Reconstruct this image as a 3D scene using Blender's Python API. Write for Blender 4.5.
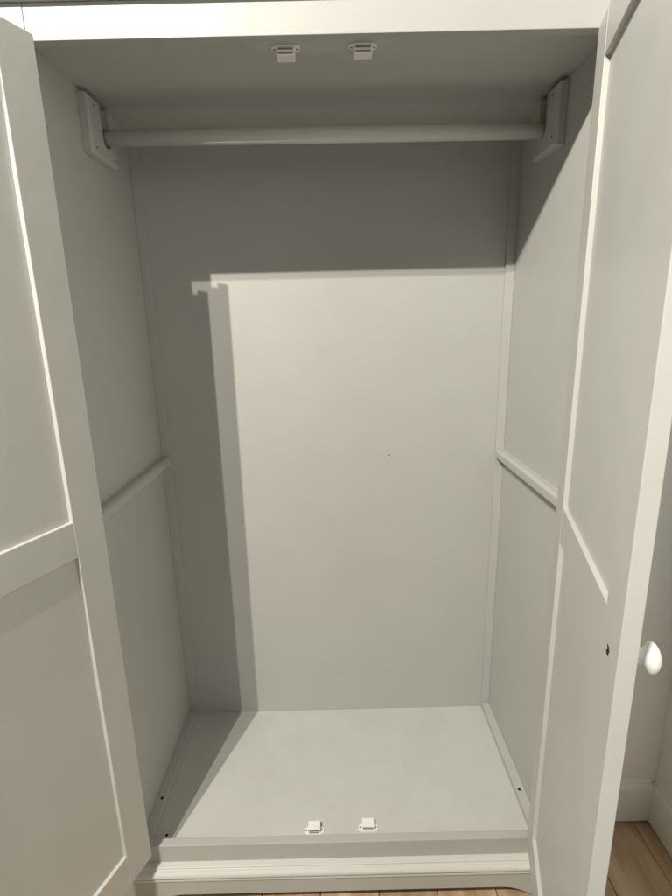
import bpy, bmesh, math, random
from mathutils import Vector, Matrix
random.seed(7)
S = bpy.context.scene
C = S.collection
for o in list(bpy.data.objects):
    bpy.data.objects.remove(o)

# ------------------------------------------------------------------ camera
CAM = Vector((0.008, -0.9342, 1.205)); YAW, PITCH, ROLL, FPX = 0.0007, -0.2441, -0.0236, 500.22
fw = Vector((math.sin(YAW)*math.cos(PITCH), math.cos(YAW)*math.cos(PITCH), math.sin(PITCH)))
rt = Vector((math.cos(YAW), -math.sin(YAW), 0)); up = rt.cross(fw)
c, s = math.cos(ROLL), math.sin(ROLL)
r2 = c*rt + s*up; u2 = -s*rt + c*up
cam = bpy.data.cameras.new('camera'); co = bpy.data.objects.new('camera', cam); C.objects.link(co)
co.matrix_world = Matrix(((r2.x, u2.x, -fw.x, CAM.x), (r2.y, u2.y, -fw.y, CAM.y), (r2.z, u2.z, -fw.z, CAM.z), (0, 0, 0, 1)))
cam.sensor_fit = 'VERTICAL'; cam.sensor_height = 24; cam.lens = FPX/896*24
cam.clip_start = .02; cam.clip_end = 50
S.camera = co

# ------------------------------------------------------------------ light: dim room bounce + two bulbs of a ceiling fitting
w = bpy.data.worlds.new('World'); S.world = w; w.use_nodes = True
bg = w.node_tree.nodes['Background']; bg.inputs[0].default_value = (.96, 1.0, .97, 1); bg.inputs[1].default_value = .16
HT, D, WI, BT = 1.6532, .4705, .494, .0241
def bulb(m, sl, t, power):
    l = bpy.data.lights.new('ceiling_bulb', 'POINT'); l.energy = power; l.color = (1, .942, .832); l.shadow_soft_size = .011
    o = bpy.data.objects.new('ceiling_bulb', l); C.objects.link(o); o.location = (-.47-m*t, -t, HT+sl*t)
bulb(.3328, .6695, 1.5, 228)
bulb(.2226, .7059, 1.5, 134)
S.view_settings.view_transform = 'Standard'; S.view_settings.look = 'None'
S.view_settings.exposure = 0; S.view_settings.gamma = 1; S.view_settings.use_curve_mapping = False
S.render.engine = 'CYCLES'; S.render.resolution_x = 768; S.render.resolution_y = 1024
S.cycles.max_bounces = 10; S.cycles.diffuse_bounces = 6

# ------------------------------------------------------------------ materials
def mat(name): 
    m = bpy.data.materials.new(name); m.use_nodes = True
    nt = m.node_tree; return m, nt, nt.nodes, nt.links, nt.nodes['Principled BSDF']
def paint(name, col, rough=.45, peel=.10, streak=(1, 1, 1), dirt=.05, dirtscale=5, wear=.025):
    m, nt, N, L, b = mat(name)
    tc = N.new('ShaderNodeTexCoord')
    mp = N.new('ShaderNodeMapping'); mp.inputs['Scale'].default_value = streak; L.new(tc.outputs['Object'], mp.inputs[0])
    n1 = N.new('ShaderNodeTexNoise'); n1.inputs['Scale'].default_value = dirtscale; n1.inputs['Detail'].default_value = 6; n1.inputs['Roughness'].default_value = .62
    L.new(tc.outputs['Object'], n1.inputs['Vector'])
    r = N.new('ShaderNodeValToRGB'); r.color_ramp.elements[0].position = .3; r.color_ramp.elements[1].position = .72
    k = 1-dirt
    r.color_ramp.elements[0].color = (col[0]*k, col[1]*k*.995, col[2]*k*.985, 1); r.color_ramp.elements[1].color = (*col, 1)
    L.new(n1.outputs['Fac'], r.inputs[0])
    # wear: short scuffs and tiny specks
    last = r.outputs[0]
    for sc, rot, lo, hi, amt, dim in (((4, 70, 30), .5, .66, .72, wear, 1), ((60, 5, 40), -.3, .68, .73, wear*.8, 1), ((330, 330, 330), 0, .735, .76, wear*2.2, 0)):
        mq = N.new('ShaderNodeMapping'); mq.inputs['Scale'].default_value = sc; mq.inputs['Rotation'].default_value = (rot*.6, rot*.4, rot); L.new(tc.outputs['Object'], mq.inputs[0])
        nq = N.new('ShaderNodeTexNoise'); nq.inputs['Scale'].default_value = 1; nq.inputs['Detail'].default_value = 2; L.new(mq.outputs[0], nq.inputs['Vector'])
        rq = N.new('ShaderNodeMapRange'); rq.inputs['From Min'].default_value = lo; rq.inputs['From Max'].default_value = hi; rq.inputs['To Max'].default_value = amt; L.new(nq.outputs['Fac'], rq.inputs[0])
        mx = N.new('ShaderNodeMix'); mx.data_type = 'RGBA'; L.new(rq.outputs[0], mx.inputs[0]); L.new(last, mx.inputs[6]); mx.inputs[7].default_value = (.22, .205, .175, 1); last = mx.outputs[2]
    L.new(last, b.inputs['Base Color'])
    n2 = N.new('ShaderNodeTexNoise'); n2.inputs['Scale'].default_value = 190; n2.inputs['Detail'].default_value = 3; L.new(mp.outputs[0], n2.inputs['Vector'])
    n3 = N.new('ShaderNodeTexNoise'); n3.inputs['Scale'].default_value = 14; n3.inputs['Detail'].default_value = 2; L.new(tc.outputs['Object'], n3.inputs['Vector'])
    b1 = N.new('ShaderNodeBump'); b1.inputs['Strength'].default_value = peel; b1.inputs['Distance'].default_value = .0012; L.new(n2.outputs['Fac'], b1.inputs['Height'])
    b2 = N.new('ShaderNodeBump'); b2.inputs['Strength'].default_value = .10; b2.inputs['Distance'].default_value = .006; L.new(n3.outputs['Fac'], b2.inputs['Height']); L.new(b1.outputs[0], b2.inputs['Normal'])
    L.new(b2.outputs[0], b.inputs['Normal'])
    rr = N.new('ShaderNodeMapRange'); rr.inputs['To Min'].default_value = rough-.07; rr.inputs['To Max'].default_value = rough+.1
    L.new(n1.outputs['Fac'], rr.inputs[0]); L.new(rr.outputs[0], b.inputs['Roughness'])
    b.inputs['Specular IOR Level'].default_value = .35
    return m
def plain(name, col, rough=.4, metal=0):
    m, nt, N, L, b = mat(name)
    n = N.new('ShaderNodeTexNoise'); n.inputs['Scale'].default_value = 90
    mr = N.new('ShaderNodeMapRange'); mr.inputs['To Min'].default_value = max(.05, rough-.08); mr.inputs['To Max'].default_value = rough+.08
    L.new(n.outputs['Fac'], mr.inputs[0]); L.new(mr.outputs[0], b.inputs['Roughness'])
    b.inputs['Base Color'].default_value = (*col, 1); b.inputs['Metallic'].default_value = metal
    return m
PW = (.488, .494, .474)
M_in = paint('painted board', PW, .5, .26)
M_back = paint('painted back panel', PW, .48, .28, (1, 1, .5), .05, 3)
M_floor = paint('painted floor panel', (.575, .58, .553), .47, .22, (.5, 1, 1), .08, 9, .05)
M_frame = paint('painted frame wood', (.44, .444, .428), .38, .12, (.3, 1, 1), .03)
M_door = paint('painted door wood', (.565, .57, .547), .42, .06, (1, 1, .7), .05, 7)
M_rod = paint('painted rod', (.66, .665, .635), .32, .10, (.1, 1, 1), .05, 20)
M_mould = paint('glossy moulding paint', (.60, .602, .578), .28, .08, (.1, 1, 1), .03)
M_knob = plain('white glazed knob', (.82, .815, .79), .15)
M_plas = plain('white plastic', (.84, .83, .80), .28)
M_metal = plain('steel strip', (.32, .31, .30), .38, .8)
M_dark = plain('dark hole', (.012, .010, .008), .8)
M_brass = plain('dull hinge steel', (.10, .085, .065), .45, .7)
M_wall = paint('wall emulsion', (.85, .855, .835), .75, .25, (1, 1, 1), .04, 4)
M_skirt = paint('skirting gloss', (.84, .84, .81), .3, .10, (.2, .2, 1), .08, 10)
def wood():
    m, nt, N, L, b = mat('oak laminate')
    tc = N.new('ShaderNodeTexCoord'); oi = N.new('ShaderNodeObjectInfo')
    ad = N.new('ShaderNodeVectorMath'); ad.operation = 'ADD'; L.new(tc.outputs['Object'], ad.inputs[0])
    cb = N.new('ShaderNodeCombineXYZ'); mu = N.new('ShaderNodeMath'); mu.operation = 'MULTIPLY'; mu.inputs[1].default_value = 37
    L.new(oi.outputs['Random'], mu.inputs[0]); L.new(mu.outputs[0], cb.inputs[0]); L.new(mu.outputs[0], cb.inputs[2]); L.new(cb.outputs[0], ad.inputs[1])
    mp = N.new('ShaderNodeMapping'); mp.inputs['Scale'].default_value = (9, .9, 9); L.new(ad.outputs[0], mp.inputs[0])
    n = N.new('ShaderNodeTexNoise'); n.inputs['Scale'].default_value = 3; n.inputs['Detail'].default_value = 9; n.inputs['Distortion'].default_value = .8; L.new(mp.outputs[0], n.inputs['Vector'])
    mp2 = N.new('ShaderNodeMapping'); mp2.inputs['Scale'].default_value = (120, 3, 120); L.new(ad.outputs[0], mp2.inputs[0])
    n2 = N.new('ShaderNodeTexNoise'); n2.inputs['Scale'].default_value = 2; n2.inputs['Detail'].default_value = 4; L.new(mp2.outputs[0], n2.inputs['Vector'])
    r = N.new('ShaderNodeValToRGB'); e = r.color_ramp.elements; e[0].position = .3; e[0].color = (.40, .275, .165, 1); e[1].position = .75; e[1].color = (.66, .50, .33, 1)
    L.new(n.outputs['Fac'], r.inputs[0])
    mx = N.new('ShaderNodeMix'); mx.data_type = 'RGBA'; mx.blend_type = 'MULTIPLY'; mx.inputs[0].default_value = .35
    L.new(r.outputs[0], mx.inputs[6]); L.new(n2.outputs['Color'], mx.inputs[7])
    hv = N.new('ShaderNodeHueSaturation'); mr = N.new('ShaderNodeMapRange'); mr.inputs['To Min'].default_value = 1.0; mr.inputs['To Max'].default_value = 1.5
    L.new(oi.outputs['Random'], mr.inputs[0]); L.new(mr.outputs[0], hv.inputs['Value']); L.new(mx.outputs[2], hv.inputs['Color']); L.new(hv.outputs[0], b.inputs['Base Color'])
    bp = N.new('ShaderNodeBump'); bp.inputs['Strength'].default_value = .12; bp.inputs['Distance'].default_value = .001; L.new(n2.outputs['Fac'], bp.inputs['Height']); L.new(bp.outputs[0], b.inputs['Normal'])
    b.inputs['Roughness'].default_value = .38
    return m
M_wood = wood()

# ------------------------------------------------------------------ mesh helpers
def box(bm, x0, x1, y0, y1, z0, z1):
    v = [bm.verts.new((x, y, z)) for x in (x0, x1) for y in (y0, y1) for z in (z0, z1)]
    for f in ((0, 1, 3, 2), (4, 6, 7, 5), (0, 4, 5, 1), (2, 3, 7, 6), (0, 2, 6, 4), (1, 5, 7, 3)):
        bm.faces.new([v[i] for i in f])
def bevel(bm, w, seg=2):
    bmesh.ops.recalc_face_normals(bm, faces=bm.faces)
    if w: bmesh.ops.bevel(bm, geom=list(bm.edges), offset=w, segments=seg, affect='EDGES', profile=.5)
def cyl(bm, p0, p1, r0, r1=None, n=24):
    r1 = r0 if r1 is None else r1
    p0, p1 = Vector(p0), Vector(p1); a = (p1-p0).normalized()
    x = a.orthogonal().normalized(); y = a.cross(x)
    A = [bm.verts.new(p0+r0*(math.cos(t)*x+math.sin(t)*y)) for t in [2*math.pi*i/n for i in range(n)]]
    B = [bm.verts.new(p1+r1*(math.cos(t)*x+math.sin(t)*y)) for t in [2*math.pi*i/n for i in range(n)]]
    for i in range(n): bm.faces.new((A[i], A[(i+1) % n], B[(i+1) % n], B[i]))
    bm.faces.new(A[::-1]); bm.faces.new(B)
def lathe(bm, prof, mx, n=40):
    rings = []
    for (h, r) in prof:
        if r < 1e-6: rings.append([bm.verts.new(mx @ Vector((0, 0, h)))])
        else: rings.append([bm.verts.new(mx @ Vector((r*math.cos(2*math.pi*i/n), r*math.sin(2*math.pi*i/n), h))) for i in range(n)])
    for a, b in zip(rings, rings[1:]):
        for i in range(n):
            j = (i+1) % n
            if len(a) == 1: bm.faces.new((a[0], b[i], b[j]))
            elif len(b) == 1: bm.faces.new((a[i], a[j], b[0]))
            else: bm.faces.new((a[i], a[j], b[j], b[i]))
def extrude_profile(bm, prof, x0, x1):      # closed profile of (y, z), run along x
    A = [bm.verts.new((x0, y, z)) for y, z in prof]; B = [bm.verts.new((x1, y, z)) for y, z in prof]
    n = len(prof)
    for i in range(n): bm.faces.new((A[i], A[(i+1) % n], B[(i+1) % n], B[i]))
    bm.faces.new(A[::-1]); bm.faces.new(B)
def slab(bm, back, front, put):
    # two outlines given as columns (a, low, high); faces are plain quads, equal neighbours in a give vertical walls
    V = [[(bm.verts.new(put(a, l, k)), bm.verts.new(put(a, h, k))) for a, l, h in cols] for k, cols in ((0, back), (1, front))]
    for i in range(len(back)-1):
        p, q = i, i+1
        same = abs(back[p][0]-back[q][0]) < 1e-7
        for k in (0, 1):
            if not same: bm.faces.new((V[k][p][0], V[k][q][0], V[k][q][1], V[k][p][1]))
        if not same: bm.faces.new((V[0][p][0], V[0][q][0], V[1][q][0], V[1][p][0]))
        bm.faces.new((V[0][p][1], V[0][q][1], V[1][q][1], V[1][p][1]))
    for i in (0, -1): bm.faces.new((V[0][i][0], V[0][i][1], V[1][i][1], V[1][i][0]))
def obj(name, bm, m, parent=None, loc=None, smooth=False):
    bmesh.ops.recalc_face_normals(bm, faces=bm.faces)
    me = bpy.data.meshes.new(name); bm.to_mesh(me); bm.free(); me.materials.append(m)
    if smooth:
        for p in me.polygons: p.use_smooth = True
    o = bpy.data.objects.new(name, me); C.objects.link(o)
    if parent: o.parent = parent
    if loc: o.location = loc
    return o
def bobj(name, dims, m, parent=None, bev=.0012):
    bm = bmesh.new(); box(bm, *dims); bevel(bm, bev); return obj(name, bm, m, parent)
def structure(o): o['kind'] = 'structure'; return o

# ------------------------------------------------------------------ setting
ZF = -.165
fl = bobj('floor', (-.80, .93, -.80, .6, ZF-.05, ZF-.016), M_dark, None, 0); structure(fl)
pw = .145; x = .669
xs = [x+k*pw for k in range(-10, 2)]
for k, x0 in enumerate(xs):
    x1 = min(x0+pw, .93)
    cuts = [-.8, -.55+random.random()*.3, .6] if k % 2 else [-.8, .6]
    for a, b in zip(cuts, cuts[1:]):
        bm = bmesh.new(); box(bm, x0+.0009, x1-.0009, a+.0008, b-.0008, ZF-.014, ZF+random.uniform(-.0003, .0003)); bevel(bm, .0012, 1)
        obj('plank', bm, M_wood, fl)
YB, XR = .158, .85
wb = structure(bobj('wall_back', (.545, 1.0, YB+.014, YB+.10, ZF-.04, 2.3), M_wall, None, 0))
wr = structure(bobj('wall_right', (XR+.014, XR+.12, -2.6, YB+.0135, ZF-.04, 2.3), M_wall, None, 0))
def skirt_prof():
    h = .13; b = ZF+.012
    p = [(.014, b), (0, b), (0, b+h-.030)]
    for i in range(7):
        t = i/6*math.pi/2; p.append((.009*(1-math.cos(t))**1.0, b+h-.030+.018*math.sin(t)))
    p += [(.009, b+h-.008), (.014, b+h)]
    return p
bm = bmesh.new(); extrude_profile(bm, [(YB+y-.0002, z) for y, z in skirt_prof()], .545, XR); bevel(bm, 0)
structure(obj('skirting_board_back', bm, M_skirt))
bm = bmesh.new(); extrude_profile(bm, [(y, z) for y, z in skirt_prof()], 0, 2.77)
bmesh.ops.transform(bm, matrix=Matrix(((0, 1, 0, XR), (1, 0, 0, -2.6), (0, 0, 1, 0), (0, 0, 0, 1))), verts=bm.verts)
structure(obj('skirting_board_right', bm, M_skirt))

# ------------------------------------------------------------------ wardrobe carcass
W = bpy.data.objects.new('wardrobe', None); C.objects.link(W); W.location = (0, 0, 0)
W['label'] = 'tall off-white painted wooden wardrobe standing open and empty with both panelled doors swung out'
W['category'] = 'wardrobe'
XO, HF, HC = .47, -.04, 1.677
bobj('back_panel', (-WI-.01, WI+.01, D, D+.012, -.12, HC+.02), M_back, W, 0)
for sg in (-1, 1):
    a, b = sorted((sg*WI, sg*(WI+.018)))
    bobj('side_panel', (a, b, .022, D-.0004, -.10, HC+.02), M_in, W, 0)
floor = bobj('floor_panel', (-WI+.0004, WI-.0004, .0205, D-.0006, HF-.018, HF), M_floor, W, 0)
ceil = bobj('ceiling_panel', (-WI+.0004, WI-.0004, .0225, D-.0006, HC, HC+.018), M_in, W, 0)
# face frame
for sg in (-1, 1):
    a, b = sorted((sg*XO, sg*(XO+.066)))
    bobj('stile', (a, b, 0, .0215, -.045, HT+.052), M_frame, W, .0011)
bobj('top_rail', (-XO+.0006, XO-.0006, .0004, .0215, HT, HT+.052), M_frame, W, .0010)
bobj('bottom_rail', (-XO+.0006, XO-.0006, 0, .020, -.0485, 0), M_frame, W, .0016)
# cornice
bm = bmesh.new(); z = HT+.0524
prof = [(.02, z), (-.010, z), (-.010, z+.006), (-.014, z+.010)]
for i in range(7):
    t = i/6*math.pi/2; prof.append((-.016-.022*(1-math.cos(t)), z+.012+.026*math.sin(t)))
prof += [(-.042, z+.040), (-.042, z+.052), (.02, z+.052)]
extrude_profile(bm, prof, -.575, .575); obj('cornice', bm, M_frame, W)
bobj('top_board', (-.55, .55, .0205, D+.012, z+.004, z+.022), M_in, W, 0)
# catch board behind the top rail
bm = bmesh.new()
pts = [(-.135, .0220), (.125, .0220), (.085, .060), (-.095, .060)]
A = [bm.verts.new((x, y, HT+.0015)) for x, y in pts]; B = [bm.verts.new((x, y, HC-.0002)) for x, y in pts]
bm.faces.new(A); bm.faces.new(B[::-1])
for i in range(4): bm.faces.new((A[i], A[(i+1) % 4], B[(i+1) % 4], B[i]))
bevel(bm, .001); obj('catch_block', bm, M_in, W)
# corner posts, floor battens, side rails
for sg in (-1, 1):
    a, b = sorted((sg*(WI-BT), sg*(WI-.0003)))
    bobj('corner_post', (a, b, D-.007, D-.0005, HF+.0003, HC-.0003), M_in, W, .0006)
    fb = bobj('floor_batten', (a, b, .0225, D-.0095, HF+.0003, HF+.020), M_in, W, .0008)
    bm = bmesh.new(); cyl(bm, (sg*.4795, .1445, HF+.016), (sg*.4795, .1445, HF+.0204), .0042, n=16); obj('screw_hole', bm, M_dark, fb)
    # rail across the side: sloped top, small bead
    z0, z1 = .8185, .843; X = sg*(WI-.0003); t = sg*BT
    prof = [(X, z0), (X-t, z0), (X-t, z0+.018), (X-t*.92, z0+.0205), (X-t*.72, z1), (X, z1)]
    bm = bmesh.new(); va = [bm.verts.new((x, .0225, z)) for x, z in prof]; vb = [bm.verts.new((x, D-.0095, z)) for x, z in prof]
    for i in range(6): bm.faces.new((va[i], va[(i+1) % 6], vb[(i+1) % 6], vb[i]))
    bm.faces.new(va[::-1]); bm.faces.new(vb); bevel(bm, .0008, 1)
    obj('side_rail', bm, M_in, W)
bm = bmesh.new(); cyl(bm, (-.442, .059, HF-.002), (-.442, .059, HF+.0004), .004, n=16); obj('screw_hole', bm, M_dark, floor)
bp = [o for o in W.children if o.name == 'back_panel'][0]
for x, z in ((-.163, .829), (.162, .830)):
    bm = bmesh.new(); cyl(bm, (x, D-.0004, z), (x, D+.002, z), .0026, n=12); obj('screw_hole', bm, M_dark, bp)
# base: moulding and arched plinth
bm = bmesh.new()
prof = [(.018, -0.0488), (-.0005, -0.0488), (-.0120, -0.0500), (-.0135, -0.0512), (-.0135, -0.0540), (-.0150, -0.0552)]
for i in range(1, 10):
    t = math.pi/2-i/10*math.pi; prof.append((-.0150-.0115*math.cos(t), -0.0652+.0098*math.sin(t)))
prof += [(-.0158, -0.0752), (-.0225, -0.0764), (-.0225, -0.0808), (-.018, -0.0815), (.018, -0.0815)]
extrude_profile(bm, prof, -.545, .545); obj('base_moulding', bm, M_mould, W)
cols = [(-.540, ZF+.0005, -.0817), (-.480, ZF+.0005, -.0817)]
for i in range(13):
    t = i/12; cols.append((-.480+.095*t, ZF+.0005+(-.1285-ZF)*math.sin(t*math.pi/2)**1.1, -.0817))
cols.pop(2); cols += [(-x, l, h) for x, l, h in reversed(cols)]
bm = bmesh.new(); slab(bm, cols, cols, lambda a, z, k: (a, (.004, -.018)[k], z)); obj('plinth', bm, M_frame, W)
for sg in (-1, 1):
    a, b = sorted((sg*.518, sg*.5395)); bobj('plinth_side', (a, b, .0045, D+.01, ZF+.0005, -.0817), M_frame, W, 0)

# ------------------------------------------------------------------ hanging rod and its brackets
ry, rz, rr = .287, 1.6045, .0164
bm = bmesh.new(); cyl(bm, (-WI+.010, ry, rz+.002), (WI-.010, ry, rz-.003), rr, n=40)
obj('hanging_rod', bm, M_rod, W, None, True)
for sg in (-1, 1):
    dz = .004 if sg < 0 else -.001
    y0, y1, z0, z1 = .213, .336, 1.553+dz, 1.668
    X0 = sg*(WI-.0004); th = .020; xf = X0-sg*th; ri = .0195; n = 14; e = .005
    def cols(i):          # outline with a slot open at the top that takes the rod
        L = [(y0+i, z0+i, z1-i), (ry-ri, z0+i, z1-i)]
        L += [(ry-ri*math.cos(math.pi*k/n), z0+i, rz-ri*math.sin(math.pi*k/n)) for k in range(n+1)]
        return L + [(ry+ri, z0+i, z1-i), (y1-i, z0+i, z1-i)]
    bm = bmesh.new(); slab(bm, cols(0), cols(0), lambda a, z, k: ((X0, X0-sg*(th-e))[k], a, z))
    slab(bm, cols(0.0002), cols(e), lambda a, z, k: ((X0-sg*(th-e-.0002), xf)[k], a, z))
    br = obj('rod_bracket', bm, M_in, W)
    for yy, zz in ((.231, 1.572), (.322, 1.572), (.240, 1.652)):
        bm = bmesh.new(); cyl(bm, (xf+sg*.003, yy, zz), (xf-sg*.0003, yy, zz), .0024, n=14); obj('screw_hole', bm, M_dark, br)

# ------------------------------------------------------------------ magnetic catches: body, two-eared plate, steel strips
def catch(x, y, z, upward, rot):
    sg = 1 if upward else -1
    mx = Matrix.Translation((x, y, z)) @ Matrix.Rotation(rot, 4, 'Z') @ Matrix.Scale(sg, 4, (0, 0, 1))
    bm = bmesh.new(); box(bm, -.0155, .0155, -.012, .012, .0028, .0155 if upward else .015); bevel(bm, .0014)
    bmesh.ops.transform(bm, matrix=mx, verts=bm.verts); b = obj('magnetic_catch', bm, M_plas, W)
    bm = bmesh.new()
    pl = [(-.024, -.010), (-.016, -.0145), (.016, -.0145), (.024, -.010), (.024, .001), (.0165, .006), (-.0165, .006), (-.024, .001)]
    A = [bm.verts.new((p[0], p[1], .0002)) for p in pl]; B = [bm.verts.new((p[0], p[1], .003)) for p in pl]
    bm.faces.new(A[::-1]); bm.faces.new(B)
    for i in range(8): bm.faces.new((A[i], A[(i+1) % 8], B[(i+1) % 8], B[i]))
    bmesh.ops.transform(bm, matrix=mx, verts=bm.verts); obj('mounting_plate', bm, M_plas, b)
    for xx in (-.0195, .0195):
        bm = bmesh.new(); cyl(bm, mx @ Vector((xx, -.0035, .0022)), mx @ Vector((xx, -.0035, .0034)), .0024, n=12); obj('screw', bm, M_metal, b)
    for zz in (.0055, .0115):
        bm = bmesh.new(); box(bm, -.0125, .0125, -.0128, -.0115, zz-.0011, zz+.0011); bmesh.ops.transform(bm, matrix=mx, verts=bm.verts); obj('magnet_strip', bm, M_metal, b)
catch(-.0690, .064, HF, True, .02); catch(.0675, .068, HF, True, -.03)
catch(-.0600, .0440, HT+.0013, False, .0); catch(.0690, .0430, HT+.0013, False, .02)

# ------------------------------------------------------------------ doors
PX, PY, T, TE, WD, ST = .474, -.01, .0322, .0198, .468, .0663
ZP = [(.0826, .797), (.866, 1.5848)]
def door(side, ang):
    # local frame: u along the door from the hinge edge, v from outer face (0) to inner face (TE), w up
    a = ang if side > 0 else -ang
    R = Matrix.Translation((side*PX, PY, 0)) @ Matrix.Rotation(a, 4, 'Z')
    def fin(bm, name, m, parent, smooth=False):
        for v in bm.verts: v.co = R @ Vector((-side*(v.co.x+.003), v.co.y+T-TE, v.co.z))
        return obj(name, bm, m, parent, None, smooth)
    z0, z1 = .003, HT-.003
    bm = bmesh.new(); box(bm, 0, ST, 0, TE, z0, z1); box(bm, WD-ST, WD, 0, TE, z0, z1); bevel(bm, .0013)
    dr = fin(bm, 'door', M_door, W)
    dr['label'] = 'left door seen on its shaded inner face' if side < 0 else 'right door with white knob and brightly lit inner face'
    for a0, a1 in ((z0, ZP[0][0]), (ZP[0][1], ZP[1][0]), (ZP[1][1], z1)):
        bm = bmesh.new(); box(bm, ST-.0004, WD-ST+.0004, .0004, TE-.0004, a0, a1); bevel(bm, .0010); fin(bm, 'rail', M_door, dr)
    for a0, a1 in ZP:
        bm = bmesh.new(); box(bm, ST-.008, WD-ST+.008, .004, TE-.0082, a0-.008, a1+.008); fin(bm, 'panel', M_door, dr)
    bm = bmesh.new(); cyl(bm, (0, 0, z0+.001), (0, 0, z1-.020), .0072, n=16)  # added rod, stops lamp light leaking between door edge and stile
    for v in bm.verts: v.co += Vector((side*.4666, -.0088, 0))
    obj('gap_light_stop', bm, M_frame, dr)
    for zc in (.16, 1.557):
        bm = bmesh.new(); cyl(bm, (-.003, -(T-TE), zc-.036), (-.003, -(T-TE), zc+.036), .0045, n=14); box(bm, -.0018, 0, -.008, .016, zc-.036, zc+.036)
        fin(bm, 'hinge', M_brass, dr)
    if side > 0:
        prof = [(0, .0), (0, .0128), (.0025, .0128), (.0034, .0108), (.009, .0098), (.015, .0102), (.0190, .0128), (.0210, .0160), (.0225, .0182), (.0243, .0188), (.0265, .0182), (.0295, .0158), (.0322, .0112), (.0335, .0056), (.0338, 0)]
        bm = bmesh.new(); lathe(bm, prof, Matrix.Translation((.432, 0, .8205)) @ Matrix.Rotation(math.pi/2, 4, 'X'))
        fin(bm, 'knob', M_knob, dr, True)
        # splintered bolt hole
        bm = bmesh.new(); pts = [(-.003, -.004), (-.001, -.0062), (.002, -.005), (.0016, -.001), (.003, .001), (.001, .0058), (-.0022, .0052), (-.0008, .001)]
        A = [bm.verts.new((.429+p[0]*2.2, TE+.0003, .8205+p[1]*1.15)) for p in pts]; B = [bm.verts.new((.429+p[0]*2.2, TE-.004, .8205+p[1]*1.15)) for p in pts]
        bm.faces.new(A); bm.faces.new(B[::-1])
        for i in range(8): bm.faces.new((A[i], A[(i+1) % 8], B[(i+1) % 8], B[i]))
        fin(bm, 'bolt_hole', M_dark, dr)
    return dr
door(-1, 1.9547); door(1, 1.2965)
